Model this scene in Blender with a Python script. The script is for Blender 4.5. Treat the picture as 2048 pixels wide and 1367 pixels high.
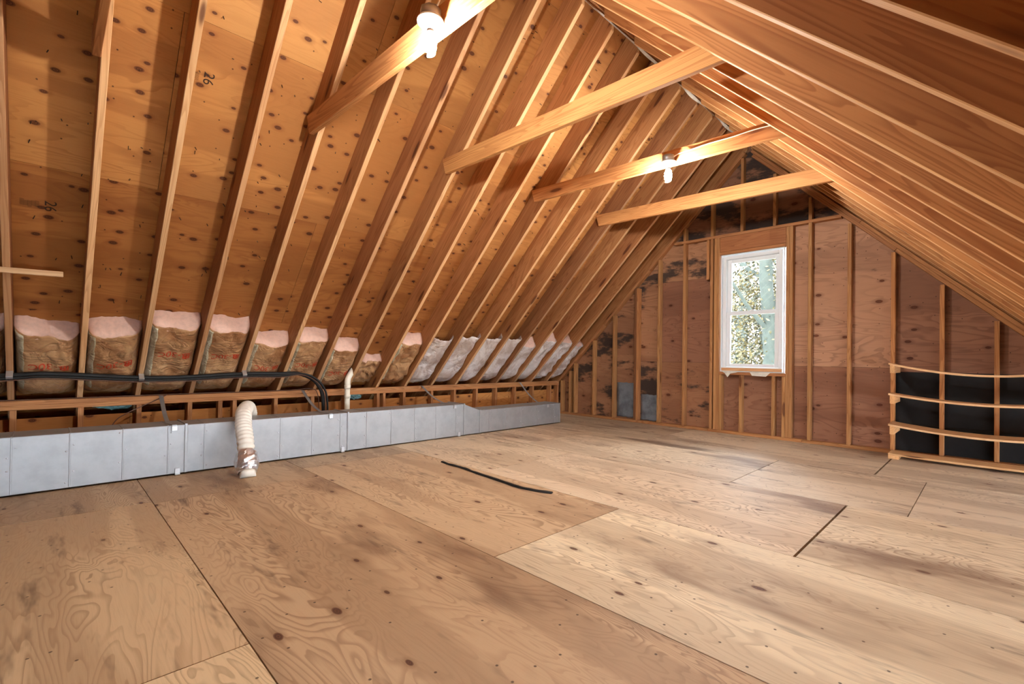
import bpy, bmesh, math, random
from mathutils import Vector, Matrix, noise
random.seed(7)
for o in list(bpy.data.objects): bpy.data.objects.remove(o)
sc = bpy.context.scene
C = sc.collection

# ------------------------------------------------------------------ camera
CAM_F, YAW, PITCH, ROLL = 943.3, 0.7851, 0.0103, 0.0142
CAM_LOC = Vector((5.2667, -6.6096, 1.0006))
fw = Vector((-math.sin(YAW)*math.cos(PITCH), math.cos(YAW)*math.cos(PITCH), math.sin(PITCH)))
rt = fw.cross(Vector((0, 0, 1))).normalized(); up = rt.cross(fw)
rt, up = rt*math.cos(ROLL)+up*math.sin(ROLL), -rt*math.sin(ROLL)+up*math.cos(ROLL)
cd = bpy.data.cameras.new('camera'); cam = bpy.data.objects.new('camera', cd); C.objects.link(cam)
cd.sensor_width = 36; cd.lens = 36*CAM_F/2048; cd.shift_x = -17.27/2048; cd.shift_y = 21.87/2048
cd.clip_start = 0.02; cd.clip_end = 200
cam.matrix_world = Matrix(((rt.x, up.x, -fw.x, CAM_LOC.x), (rt.y, up.y, -fw.y, CAM_LOC.y), (rt.z, up.z, -fw.z, CAM_LOC.z), (0, 0, 0, 1)))
sc.camera = cam
# ------------------------------------------------------------------ sky, sun, exposure
SKY = 38.0; SUN = 8.0; BULB = 2650.0; EXPO = 0.0
w = bpy.data.worlds.new('sky'); sc.world = w; w.use_nodes = True
bg = w.node_tree.nodes['Background']; bg.inputs[0].default_value = (0.74, 0.87, 1.0, 1); bg.inputs[1].default_value = SKY
sd = bpy.data.lights.new('sun', 'SUN'); sd.energy = SUN; sd.angle = 0.01; sd.color = (1, .95, .85)
so = bpy.data.objects.new('sun', sd); C.objects.link(so)
so.rotation_euler = Vector((0.25, 1.0, -1.5)).to_track_quat('-Z', 'Y').to_euler()
def portal(x0, x1, z0, z1, y, facing):      # sampling guides in the window opening
    ld = bpy.data.lights.new('window_portal', 'AREA'); ld.shape = 'RECTANGLE'; ld.size = x1-x0; ld.size_y = z1-z0; ld.cycles.is_portal = True
    o = bpy.data.objects.new('window_portal', ld); C.objects.link(o); o.location = ((x0+x1)/2, y, (z0+z1)/2)
    o.rotation_euler = Vector((0, facing, 0)).to_track_quat('-Z', 'Z').to_euler()
portal(2.60, 3.37, .86, 2.45, .14, -1)
vs = sc.view_settings; vs.view_transform = 'Standard'; vs.look = 'None'; vs.exposure = EXPO; vs.gamma = 1; vs.use_curve_mapping = False

# ------------------------------------------------------------------ geometry constants
S = .4064
ML, BL, MR, BR = .9967, .9703, .9848, 6.7813
HL, HR = math.hypot(1, ML), math.hypot(1, MR)
RD = .235
XA = (BR-BL)/(ML+MR); ZA = ML*XA+BL
DL = Vector((1, 0, ML))/HL; NL = Vector((ML, 0, -1))/HL
DR = Vector((1, 0, -MR))/HR; NR = Vector((-MR, 0, -1))/HR
AL = Vector((0, 0, BL+RD*HL)); AR = Vector((0, 0, BR+RD*HR))
def roofL(s, y, n): return AL+DL*s+NL*n+Vector((0, y, 0))
def roofR(s, y, n): return AR+DR*s+NR*n+Vector((0, y, 0))
YB = -9.6     # back end of the attic behind the camera
GY = .089     # gable sheathing plane
XK, ZK = -.336, .515

# ------------------------------------------------------------------ material helpers
def lin(r, g, b):
    f = lambda v: (v/255/12.92) if v/255 <= .04045 else ((v/255+.055)/1.055)**2.4
    return (f(r), f(g), f(b), 1)
class NT:
    def __init__(s, name):
        s.m = bpy.data.materials.new(name); s.m.use_nodes = True; s.t = s.m.node_tree
        s.b = s.t.nodes['Principled BSDF']
    def n(s, typ, **kw):
        nd = s.t.nodes.new(typ)
        for k, v in kw.items(): setattr(nd, k, v)
        return nd
    def put(s, sock, v):
        if isinstance(v, bpy.types.NodeSocket): s.t.links.new(v, sock)
        elif v is not None: sock.default_value = v
    def math(s, op, a, b=None, c=None, clamp=False):
        nd = s.n('ShaderNodeMath', operation=op, use_clamp=clamp)
        for i, v in enumerate((a, b, c)):
            if v is not None: s.put(nd.inputs[i], v)
        return nd.outputs[0]
    def vec(s, v, scale, off=(0, 0, 0)):
        nd = s.n('ShaderNodeMapping'); s.put(nd.inputs[0], v)
        nd.inputs['Scale'].default_value = scale; nd.inputs['Location'].default_value = off
        return nd.outputs[0]
    def noise(s, v, scale=1, detail=2, rough=.5, dist=0):
        nd = s.n('ShaderNodeTexNoise'); s.put(nd.inputs['Vector'], v)
        nd.inputs['Scale'].default_value = scale; nd.inputs['Detail'].default_value = detail
        nd.inputs['Roughness'].default_value = rough; nd.inputs['Distortion'].default_value = dist
        return nd.outputs[0]
    def voro(s, v, scale=1, dims='3D', rnd=1):
        nd = s.n('ShaderNodeTexVoronoi', voronoi_dimensions=dims); s.put(nd.inputs['Vector'], v)
        nd.inputs['Scale'].default_value = scale; nd.inputs['Randomness'].default_value = rnd
        return nd.outputs['Distance'], nd.outputs['Color']
    def ss(s, v, a, b):
        nd = s.n('ShaderNodeMapRange', interpolation_type='SMOOTHSTEP'); s.put(nd.inputs[0], v)
        nd.inputs[1].default_value = a; nd.inputs[2].default_value = b
        return nd.outputs[0]
    def mix(s, f, a, b, blend='MIX'):
        nd = s.n('ShaderNodeMix', data_type='RGBA', blend_type=blend)
        s.put(nd.inputs[0], f); s.put(nd.inputs[6], a); s.put(nd.inputs[7], b)
        return nd.outputs[2]
    def obj(s):
        if not hasattr(s, '_o'): s._o = s.n('ShaderNodeObjectInfo')
        return s._o
    def coords(s):
        tc = s.n('ShaderNodeTexCoord').outputs['Object']
        r = s.math('MULTIPLY', s.obj().outputs['Random'], 61.7)
        r2 = s.math('MULTIPLY', s.obj().outputs['Random'], 173.1)
        cb = s.n('ShaderNodeCombineXYZ'); s.put(cb.inputs[0], r); s.put(cb.inputs[1], r2); s.put(cb.inputs[2], r)
        va = s.n('ShaderNodeVectorMath', operation='ADD'); s.put(va.inputs[0], tc); s.put(va.inputs[1], cb.outputs[0])
        return va.outputs[0]
    def bump(s, h, strength=.2, dist=.002):
        nd = s.n('ShaderNodeBump'); nd.inputs['Strength'].default_value = strength; nd.inputs['Distance'].default_value = dist
        s.put(nd.inputs['Height'], h); s.put(s.b.inputs['Normal'], nd.outputs[0])
    def done(s, col, rough=.7, metal=0, spec=.3):
        s.put(s.b.inputs['Base Color'], col); s.put(s.b.inputs['Roughness'], rough); s.put(s.b.inputs['Metallic'], metal)
        s.b.inputs['Specular IOR Level'].default_value = spec
        return s.m

def plywood(name, col, dark, lines=13, linew=.35, knots=.5, knotscale=(3.1, 5.2), bands=.3, stain=0., mould=False, rough=.7, bandscale=(.35, 2.6), ksize=.10):
    """veneer: grain along local X, face in local XY; object colour tints it, object alpha < 1 brings mould"""
    m = NT(name); v = m.coords()
    n1 = m.noise(m.vec(v, (.75, 3.6, 1)), 1, 3, .5, .7)
    fr = m.math('FRACT', m.math('MULTIPLY', n1, lines))
    ln = m.math('MULTIPLY', m.ss(fr, .45, .92), m.math('SUBTRACT', 1, m.ss(fr, .93, 1.0)))
    fine = m.noise(m.vec(v, (5, 120, 5)), 1, 2, .6)
    reg = m.ss(m.noise(m.vec(v, (.5, 1.7, 1), (9, 3, 1)), 1, 2), .35, .62)
    lnf = m.math('MULTIPLY', m.math('MULTIPLY', ln, m.math('ADD', m.math('MULTIPLY', reg, .75), .25)), linew)
    c0 = m.mix(lnf, col, dark)
    # veneer strips of differing tone
    bn = m.noise(m.vec(v, (bandscale[0], bandscale[1], 1), (3, 17, 0)), 1, 1.5, .5, .3)
    bm = m.math('MULTIPLY', m.ss(bn, .50, .56), bands)
    c0 = m.mix(bm, c0, m.mix(.5, dark, col), 'MIX')
    c0 = m.mix(m.math('MULTIPLY', m.math('SUBTRACT', fine, .5), .5), c0, dark)
    # knots
    kv = m.vec(v, (knotscale[0], knotscale[1], 1), (.3, .7, 0))
    kn = m.noise(m.vec(v, (9, 9, 1)), 1, 1)
    d, cc = m.voro(kv, 1, '2D')
    sp = m.n('ShaderNodeSeparateColor'); m.put(sp.inputs[0], cc)
    keep = m.ss(sp.outputs[0], 1-knots-.01, 1-knots+.01)
    size = m.math('ADD', m.math('MULTIPLY', sp.outputs[1], .6*ksize), .7*ksize)
    dd = m.math('ADD', m.math('DIVIDE', d, size), m.math('MULTIPLY', m.math('SUBTRACT', kn, .5), .35))
    k1 = m.math('MULTIPLY', m.math('SUBTRACT', 1, m.ss(dd, .8, 1.15)), keep)
    halo = m.math('MULTIPLY', m.math('SUBTRACT', 1, m.ss(dd, 1.0, 2.6)), m.math('MULTIPLY', keep, .38))
    c0 = m.mix(halo, c0, dark)
    ring = m.ss(m.math('FRACT', m.math('MULTIPLY', dd, 2.2)), .3, .8)
    kc = m.mix(ring, lin(60, 28, 14), lin(105, 58, 32))
    c0 = m.mix(m.math('MULTIPLY', k1, .9), c0, kc)
    # small nail pits and specks
    d2, c2 = m.voro(m.vec(v, (9, 9, 1), (5, 5, 0)), 1, '2D')
    s2 = m.n('ShaderNodeSeparateColor'); m.put(s2.inputs[0], c2)
    speck = m.math('MULTIPLY', m.math('SUBTRACT', 1, m.ss(d2, .03, .06)), m.math('GREATER_THAN', s2.outputs[0], .72))
    c0 = m.mix(m.math('MULTIPLY', speck, .8), c0, lin(50, 28, 18))
    if stain:
        gp = m.n('ShaderNodeNewGeometry').outputs['Position']
        ev = m.vec(gp, (1/.75, 1/.14, 0), (-2.5/.75, 1.41/.14, 0)); ln_ = m.n('ShaderNodeVectorMath', operation='LENGTH'); m.put(ln_.inputs[0], ev)
        er = m.math('ADD', ln_.outputs['Value'], m.math('MULTIPLY', m.math('SUBTRACT', m.noise(m.vec(gp, (2, 14, 1)), 1, 4, .6), .5), 1.6))
        c0 = m.mix(m.math('MULTIPLY', m.math('SUBTRACT', 1, m.ss(er, .5, 1.1)), .75), c0, lin(92, 66, 52))
        st = m.noise(m.vec(v, (.55, 1.5, 1), (2, 8, 0)), 1, 4, .62)
        c0 = m.mix(m.math('MULTIPLY', m.ss(st, .52, .72), stain), c0, lin(112, 82, 64))
        sc2 = m.noise(m.vec(v, (1.4, 7, 1), (4, 1, 0)), 1, 4, .7)
        c0 = m.mix(m.math('MULTIPLY', m.ss(sc2, .56, .74), stain*.8), c0, lin(84, 66, 58))
    c0 = m.mix(1, c0, m.obj().outputs['Color'], 'MULTIPLY')
    if mould:
        am = m.math('SUBTRACT', 1, m.obj().outputs['Alpha'])
        mo = m.noise(m.vec(v, (1.4, 3.4, 1), (1, 2, 0)), 1, 5, .65)
        th = m.math('SUBTRACT', mo, m.math('SUBTRACT', .735, m.math('MULTIPLY', am, .42)))
        c0 = m.mix(m.math('MULTIPLY', m.ss(th, 0, .10), .88), c0, lin(38, 36, 36))
    jr = m.math('ADD', m.math('MULTIPLY', m.obj().outputs['Random'], .14), .93)
    hs = m.n('ShaderNodeHueSaturation'); m.put(hs.inputs['Value'], jr); m.put(hs.inputs['Color'], c0)
    m.bump(fine, .25, .002)
    return m.done(hs.outputs[0], rough)

def lumber(name, col, dark, rough=.68):
    m = NT(name); v = m.coords()
    n1 = m.noise(m.vec(v, (.45, 9, 9)), 1, 2, .5, .5)
    fr = m.math('FRACT', m.math('MULTIPLY', n1, 17))
    ln = m.math('MULTIPLY', m.ss(fr, .3, .9), m.math('SUBTRACT', 1, m.ss(fr, .92, 1.0)))
    fine = m.noise(m.vec(v, (3, 160, 160)), 1, 2, .6)
    c0 = m.mix(m.math('MULTIPLY', ln, .5), col, dark)
    blot = m.ss(m.noise(m.vec(v, (1.1, 4, 4), (7, 0, 0)), 1, 3), .45, .75)
    c0 = m.mix(m.math('MULTIPLY', blot, .35), c0, dark)
    c0 = m.mix(m.math('MULTIPLY', m.math('SUBTRACT', fine, .5), .45), c0, dark)
    d, cc = m.voro(m.vec(v, (1.5, 7, 7)), 1, '3D')
    sp = m.n('ShaderNodeSeparateColor'); m.put(sp.inputs[0], cc)
    k = m.math('MULTIPLY', m.math('SUBTRACT', 1, m.ss(d, .10, .17)), m.math('GREATER_THAN', sp.outputs[0], .42))
    hl = m.math('MULTIPLY', m.math('SUBTRACT', 1, m.ss(d, .1, .42)), m.math('MULTIPLY', m.math('GREATER_THAN', sp.outputs[0], .42), .4))
    c0 = m.mix(hl, c0, dark)
    c0 = m.mix(m.math('MULTIPLY', k, .85), c0, lin(86, 44, 22))
    c0 = m.mix(1, c0, m.obj().outputs['Color'], 'MULTIPLY')
    jr = m.math('ADD', m.math('MULTIPLY', m.obj().outputs['Random'], .22), .89)
    hs = m.n('ShaderNodeHueSaturation'); m.put(hs.inputs['Value'], jr); m.put(hs.inputs['Color'], c0)
    m.bump(fine, .2, .0015)
    return m.done(hs.outputs[0], rough)

def plain(name, col, rough=.6, metal=0, nscale=0, namt=.12, bump=0, spec=.3):
    m = NT(name)
    cc = col
    if nscale:
        v = m.coords(); n = m.noise(v, nscale, 4, .6)
        dk = tuple(x*(1-namt*2.2) for x in col[:3])+(1,)
        cc = m.mix(m.ss(n, .35, .7), col, dk)
        if bump: m.bump(n, bump, .004)
    return m.done(cc, rough, metal, spec)

M = {}
M['sheath'] = plywood('roof plywood', lin(192, 136, 78), lin(132, 76, 36), 14, .36, .62, (4.6, 7.6), .7, rough=.72, bandscale=(.5, 3.2))
M['gable'] = plywood('gable plywood', lin(164, 126, 102), lin(98, 66, 52), 12, .42, .35, (3.3, 6.), .55, mould=True, rough=.75)
M['floor'] = plywood('floor plywood', lin(222, 208, 184), lin(134, 104, 78), 30, .55, .2, (2.4, 5.), .62, stain=.8, rough=.56, bandscale=(.3, 3.0), ksize=.06)
M['lumber'] = lumber('fir lumber', lin(184, 136, 92), lin(132, 82, 46))
M['edge'] = lumber('rafter edge with painted light', lin(226, 192, 150), lin(184, 138, 92))  # bulb and floor light on the rafter undersides, painted in as paler wood
M['tie'] = lumber('tie lumber', lin(200, 150, 98), lin(146, 90, 48))
M['pale'] = lumber('pale pine', lin(222, 184, 140), lin(180, 132, 86))
M['galv'] = plain('galvanised steel', (.43, .435, .435, 1), .5, .7, 7, .06, .03)
M['clip'] = plain('bright steel clip', (.58, .59, .59, 1), .4, .8)
M['foil'] = plain('crumpled foil', (.82, .82, .83, 1), .28, .9)
M['hose'] = plain('white vinyl hose', lin(236, 230, 216), .5, 0, 20, .04)
M['pvc'] = plain('cream pvc', lin(240, 232, 212), .35, 0)
M['black'] = plain('black foam insulation', lin(30, 29, 28), .6, 0, 30, .1, .1)
M['wire'] = plain('brown cable sheath', lin(96, 66, 52), .5)
M['whitewire'] = plain('white cable sheath', lin(238, 226, 200), .5)
M['kraft'] = None
M['pink'] = plain('pink fibreglass', lin(240, 202, 182), .95, 0, 30, .05, .6)
M['white'] = plain('white vinyl frame', lin(232, 236, 238), .35)
M['porc'] = plain('white porcelain', lin(240, 238, 230), .3)
M['red'] = plain('red print', lin(190, 66, 36), .7)
M['ink'] = plain('black ink', lin(58, 40, 28), .8)
M['nail'] = plain('dark nail', lin(46, 34, 30), .5, .6)
M['paper'] = plain('torn white paper', lin(226, 220, 205), .8, 0, 9, .12)
M['felt'] = plain('black felt paper', lin(26, 24, 24), .75, 0, 3.5, .25, .15)
M['film'] = plain('clear grey plastic film', lin(120, 126, 132), .25, 0, 6, .2, .3)
M['tealfilm'] = plain('teal plastic wrap', lin(150, 200, 195), .2, 0, 12, .25, .3)
M['dark'] = plain('dark void boards', lin(60, 44, 34), .8)
M['bark'] = plain('grey bark', lin(42, 44, 36), .9, 0, 8, .14, .5)
M['ground'] = plain('leaf covered ground', lin(120, 112, 84), .95, 0, 2, .2)
M['box'] = plain('grey steel box', (.36, .36, .36, 1), .45, .8)
def kraft(name, c1, c2, rough):
    m = NT(name); v = m.coords()
    n = m.noise(m.vec(v, (3, 3, 3)), 1, 5, .65, .6)
    n2 = m.noise(m.vec(v, (30, 8, 8)), 1, 3, .6)
    c0 = m.mix(m.ss(n, .42, .62), c1, c2)
    c0 = m.mix(m.math('MULTIPLY', m.ss(n2, .5, .7), .25), c0, c2)
    rv = m.math('ABSOLUTE', m.math('SUBTRACT', m.noise(m.vec(v, (7, 5, 7)), 1, 3, .5, 1.2), .5))
    m.bump(m.math('ADD', m.math('MULTIPLY', m.ss(rv, 0, .12), .5), m.math('ADD', n, m.math('MULTIPLY', n2, .4))), .8, .014)
    return m.done(c0, rough, 0, .5)
M['kraft'] = kraft('kraft paper facing', lin(204, 160, 114), lin(160, 112, 72), .36)
M['kraftlit'] = kraft('kraft facing with painted window light', lin(238, 232, 228), lin(196, 178, 166), .30)  # kraft paper again, whitened: window light painted into the colour
M['flange'] = kraft('grey green paper flange', lin(206, 200, 172), lin(172, 160, 130), .45)
def leafmat():
    m = NT('leaves'); v = m.coords(); n = m.noise(v, 9, 2)
    c0 = m.mix(m.ss(n, .38, .6), lin(26, 28, 12), lin(84, 70, 38))
    return m.done(c0, .6)
M['leaf'] = leafmat()
def glassmat():
    m = NT('window glass'); t = m.t
    tr = m.n('ShaderNodeBsdfTransparent'); tr.inputs[0].default_value = (.96, .98, .98, 1)
    gl = m.n('ShaderNodeBsdfGlossy'); gl.inputs['Roughness'].default_value = .02
    fr = m.n('ShaderNodeFresnel'); fr.inputs[0].default_value = 1.45
    mx = m.n('ShaderNodeMixShader'); t.links.new(fr.outputs[0], mx.inputs[0]); t.links.new(tr.outputs[0], mx.inputs[1]); t.links.new(gl.outputs[0], mx.inputs[2])
    t.links.new(mx.outputs[0], t.nodes['Material Output'].inputs[0])
    return m.m
M['glass'] = glassmat()
def bulbmat():
    m = NT('lit bulb'); m.b.inputs['Base Color'].default_value = (1, 1, 1, 1)
    m.b.inputs['Emission Color'].default_value = (1, .985, .95, 1); m.b.inputs['Emission Strength'].default_value = BULB
    return m.m
M['bulb'] = bulbmat()

# ------------------------------------------------------------------ object helpers
def link(name, me, mat, parent=None, mw=None, color=None):
    o = bpy.data.objects.new(name, me); C.objects.link(o)
    if mat is not None and not me.materials: me.materials.append(M[mat] if isinstance(mat, str) else mat)
    if mw is not None: o.matrix_world = mw
    if parent is not None: o.parent = parent   # every parent sits at the world origin
    if color: o.color = color if len(color) == 4 else (*color, 1)
    return o
def empty(name): 
    o = bpy.data.objects.new(name, None); C.objects.link(o); o.empty_display_size = .1; return o
def tag(o, label, cat, group=None):
    o['label'] = label; o['category'] = cat
    if group: o['group'] = group
    return o
def struct(name, label=None):
    o = empty(name); o['kind'] = 'structure'
    if label: o['label'] = label
    return o
def bm_mesh(bm, name, smooth=False):
    me = bpy.data.meshes.new(name); bm.normal_update(); bm.to_mesh(me); bm.free()
    if smooth:
        for p in me.polygons: p.use_smooth = True
    return me
def add_box(bm, a, b, bev=0):
    a, b = Vector(a), Vector(b)
    vs_ = [bm.verts.new((x, y, z)) for x in (a.x, b.x) for y in (a.y, b.y) for z in (a.z, b.z)]
    fs = [bm.faces.new([vs_[i] for i in f]) for f in ((0, 1, 3, 2), (4, 6, 7, 5), (0, 4, 5, 1), (2, 3, 7, 6), (0, 2, 6, 4), (1, 5, 7, 3))]
    if bev:
        ed = list({e for f in fs for e in f.edges})
        bmesh.ops.bevel(bm, geom=ed, offset=bev, segments=1, affect='EDGES', profile=.5)
def board(name, p0, p1, w_, h_, mat='lumber', parent=None, upv=(0, 0, 1), bev=.002, color=None, cut0=None, cut1=None):
    """a board from p0 to p1 (centre line); local X its length, w_ across (local Y), h_ along upv (local Z).
    cut0 / cut1: slide of the end faces along X per unit of local Z (mitres)"""
    p0, p1 = Vector(p0), Vector(p1); x = (p1-p0); L = x.length; x.normalize()
    z = Vector(upv); z = (z-x*z.dot(x)).normalized(); y = z.cross(x)
    bm = bmesh.new(); add_box(bm, (0, -w_/2, -h_/2), (L, w_/2, h_/2), 0)
    for v in bm.verts:
        if v.co.x < L/2 and cut0: v.co.x += cut0*v.co.z
        elif v.co.x >= L/2 and cut1: v.co.x += cut1*v.co.z
    if bev: bmesh.ops.bevel(bm, geom=list(bm.edges), offset=bev, segments=1, affect='EDGES', profile=.5)
    me = bm_mesh(bm, name)
    mw = Matrix(((x.x, y.x, z.x, p0.x), (x.y, y.y, z.y, p0.y), (x.z, y.z, z.z, p0.z), (0, 0, 0, 1)))
    return link(name, me, mat, parent, mw, color)
def panel(name, poly, origin, ax, ay, th, mat, parent, color=None):
    """flat sheet: 2-D polygon (local x along ax, y along ay), thickness th along -normal (ax x ay)"""
    ax, ay = Vector(ax).normalized(), Vector(ay).normalized(); az = ax.cross(ay)
    bm = bmesh.new()
    f = [bm.verts.new((x, y, 0)) for x, y in poly]; b = [bm.verts.new((x, y, -th)) for x, y in poly]
    bm.faces.new(f); bm.faces.new(b[::-1]); n = len(poly)
    for i in range(n): bm.faces.new((f[i], b[i], b[(i+1) % n], f[(i+1) % n]))
    bmesh.ops.recalc_face_normals(bm, faces=bm.faces)
    o = Vector(origin)
    mw = Matrix(((ax.x, ay.x, az.x, o.x), (ax.y, ay.y, az.y, o.y), (ax.z, ay.z, az.z, o.z), (0, 0, 0, 1)))
    return link(name, bm_mesh(bm, name), mat, parent, mw, color)
def clip(poly, a, b, c_):
    out = []
    for i in range(len(poly)):
        p, q = poly[i], poly[(i+1) % len(poly)]
        dp, dq = a*p[0]+b*p[1]-c_, a*q[0]+b*q[1]-c_
        if dp <= 0: out.append(p)
        if dp*dq < 0:
            t = dp/(dp-dq); out.append((p[0]+(q[0]-p[0])*t, p[1]+(q[1]-p[1])*t))
    return out
def catmull(pts, n):
    pts = [Vector(p) for p in pts]; out = []
    for i in range(len(pts)-1):
        p0, p1, p2, p3 = pts[max(i-1, 0)], pts[i], pts[i+1], pts[min(i+2, len(pts)-1)]
        for k in range(n):
            t = k/n
            out.append(.5*((2*p1)+(p2-p0)*t+(2*p0-5*p1+4*p2-p3)*t*t+(3*p1-p0-3*p2+p3)*t**3))
    out.append(pts[-1]); return out
def tube_bm(bm, path, rad, seg=10, caps=True):
    path = [Vector(p) for p in path]; rings = []
    t0 = (path[1]-path[0]).normalized(); u = t0.orthogonal().normalized()
    for i, p in enumerate(path):
        t = (path[min(i+1, len(path)-1)]-path[max(i-1, 0)]).normalized()
        u = (u-t*u.dot(t)).normalized(); v = t.cross(u)
        r = rad(i/(len(path)-1)) if callable(rad) else rad
        rings.append([bm.verts.new(p+(u*math.cos(2*math.pi*k/seg)+v*math.sin(2*math.pi*k/seg))*r) for k in range(seg)])
    for a, b in zip(rings, rings[1:]):
        for k in range(seg): bm.faces.new((a[k], a[(k+1) % seg], b[(k+1) % seg], b[k]))
    if caps: bm.faces.new(rings[0][::-1]); bm.faces.new(rings[-1])
def tube(name, path, rad, mat, parent=None, seg=10, color=None):
    bm = bmesh.new(); tube_bm(bm, path, rad, seg)
    return link(name, bm_mesh(bm, name, True), mat, parent, None, color)
def lathe_bm(bm, prof, axis_o, ax=(0, 0, 1), seg=20):
    o, ax = Vector(axis_o), Vector(ax).normalized(); u = ax.orthogonal().normalized(); v = ax.cross(u); rings = []
    for r, h in prof:
        rings.append([bm.verts.new(o+ax*h+(u*math.cos(2*math.pi*k/seg)+v*math.sin(2*math.pi*k/seg))*max(r, 1e-4)) for k in range(seg)])
    for a, b in zip(rings, rings[1:]):
        for k in range(seg): bm.faces.new((a[k], a[(k+1) % seg], b[(k+1) % seg], b[k]))
    bm.faces.new(rings[0][::-1]); bm.faces.new(rings[-1])
    bmesh.ops.recalc_face_normals(bm, faces=bm.faces)
def lathe(name, prof, o, mat, parent=None, ax=(0, 0, 1), seg=20):
    bm = bmesh.new(); lathe_bm(bm, prof, o, ax, seg); return link(name, bm_mesh(bm, name, True), mat, parent)
def boxobj(name, a, b, mat, parent=None, bev=.002, color=None):
    """box with its origin at its own centre"""
    a, b = Vector(a), Vector(b); c_ = (a+b)/2; bm = bmesh.new(); add_box(bm, a-c_, b-c_, bev)
    return link(name, bm_mesh(bm, name), mat, parent, Matrix.Translation(c_), color)
def jit(base, a=.06):
    k = 1+random.uniform(-a, a); return tuple(min(1, x*k) for x in base)
def text_mesh(body, size):
    cu = bpy.data.curves.new('t', 'FONT'); cu.body = body; cu.size = size; cu.align_x = 'CENTER'; cu.align_y = 'CENTER'
    o = bpy.data.objects.new('t', cu); C.objects.link(o); dg = bpy.context.evaluated_depsgraph_get()
    me = bpy.data.meshes.new_from_object(o.evaluated_get(dg)); bpy.data.objects.remove(o); bpy.data.curves.remove(cu)
    return me

# ================================================================== FLOOR
floor = struct('floor', 'bare plywood attic floor')
base = boxobj('subfloor', (-1.35, YB, -.16), (7.25, .2, -.021), 'dark', floor, 0)
rows = [(YB, -8.54, [-1.3, 1.9, 4.3, 7.2]), (-8.54, -7.32, [-1.3, .8, 3.2, 5.6, 7.2]), (-7.32, -6.1, [-1.3, 1.28, 3.45, 5.9, 7.2]),
        (-6.1, -5.01, [-1.3, 1.33, 5.75, 7.2]), (-5.01, -3.885, [-1.3, .97, 3.5, 5.95, 7.2]),
        (-3.885, -2.635, [-1.3, 2.1, 4.555, 7.2]), (-2.635, -1.35, [-1.3, 1.4, 3.74, 4.88, 7.2]), (-1.35, .12, [-1.3, 2.2, 4.53, 7.2])]
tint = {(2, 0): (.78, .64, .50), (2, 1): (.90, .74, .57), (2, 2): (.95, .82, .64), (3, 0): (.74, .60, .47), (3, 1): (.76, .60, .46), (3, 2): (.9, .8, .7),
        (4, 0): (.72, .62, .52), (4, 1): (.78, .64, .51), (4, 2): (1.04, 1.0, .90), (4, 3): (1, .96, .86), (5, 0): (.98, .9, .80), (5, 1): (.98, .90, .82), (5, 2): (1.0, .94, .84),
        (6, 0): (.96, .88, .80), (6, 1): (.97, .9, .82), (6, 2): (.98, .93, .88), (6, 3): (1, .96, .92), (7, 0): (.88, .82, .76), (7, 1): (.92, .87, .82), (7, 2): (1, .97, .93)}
for ri, (y0, y1, xs) in enumerate(rows):
    for ci in range(len(xs)-1):
        g = .0025
        x0, x1 = xs[ci]+g, xs[ci+1]-g
        if (ri, ci) in ((5, 1), (7, 1)): x1 -= .009
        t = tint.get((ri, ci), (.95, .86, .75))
        panel('plywood_sheet', [(0, 0), (x1-x0, 0), (x1-x0, y1-y0-2*g), (0, y1-y0-2*g)], (x0, y0+g, random.uniform(-.0015, 0)), (1, 0, 0), (0, 1, 0), .019, 'floor', floor, t)

# ================================================================== ROOF
ceil = struct('ceiling', 'open rafter roof with plywood sheathing')
# left sheathing: rows up the slope
A0 = -1.3*1.412
sv = [-.0, .63, 1.87, 3.11, 4.35, 5.59, 6.6]
def sl(a): return A0+a-.001
yseams = [[-9.6, -7.3, -4.9, -2.45, .1], [-9.6, -8.5, -6.06, -3.6, -1.2, .1]]
SMAX = (XA+.14*0)/1*1.0
smaxL = (XA)*HL  # where the slope passes above the ridge
ltint = [(.86, .74, .62), (.90, .78, .66), (.80, .66, .53), (1.0, .93, .84), (1.05, 1.0, .94), (.9, .82, .74)]
for r in range(6):
    ys = yseams[r % 2]
    for k in range(len(ys)-1):
        y0, y1 = ys[k]+.0015, ys[k+1]-.0015
        s0, s1 = sl(sv[r])+.001, min(sl(sv[r+1])-.001, smaxL+.02)
        # local x along +Y?  face must look into the room: ax x ay = N
        o = roofL(s0, y0, random.uniform(0, .002))
        c_ = jit(ltint[r], .05)
        panel('roof_panel', [(0, 0), (y1-y0, 0), (y1-y0, s1-s0), (0, s1-s0)], o, (0, 1, 0), DL, .013, 'sheath', ceil, c_)
# right sheathing
smin = XA*HR
rs = [smin-.02, smin+.55, smin+1.79, smin+3.03, smin+4.27, smin+5.4]
for r in range(5):
    ys = yseams[(r+1) % 2]
    for k in range(len(ys)-1):
        y0, y1 = ys[k]+.0015, ys[k+1]-.0015
        s0, s1 = rs[r]+.001, rs[r+1]-.001
        o = roofR(s0, y1, random.uniform(0, .002))
        panel('roof_panel', [(0, 0), (y1-y0, 0), (y1-y0, s1-s0), (0, s1-s0)], o, (0, -1, 0), DR, .013, 'sheath', ceil, jit((.9, .8, .7), .06))
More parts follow.
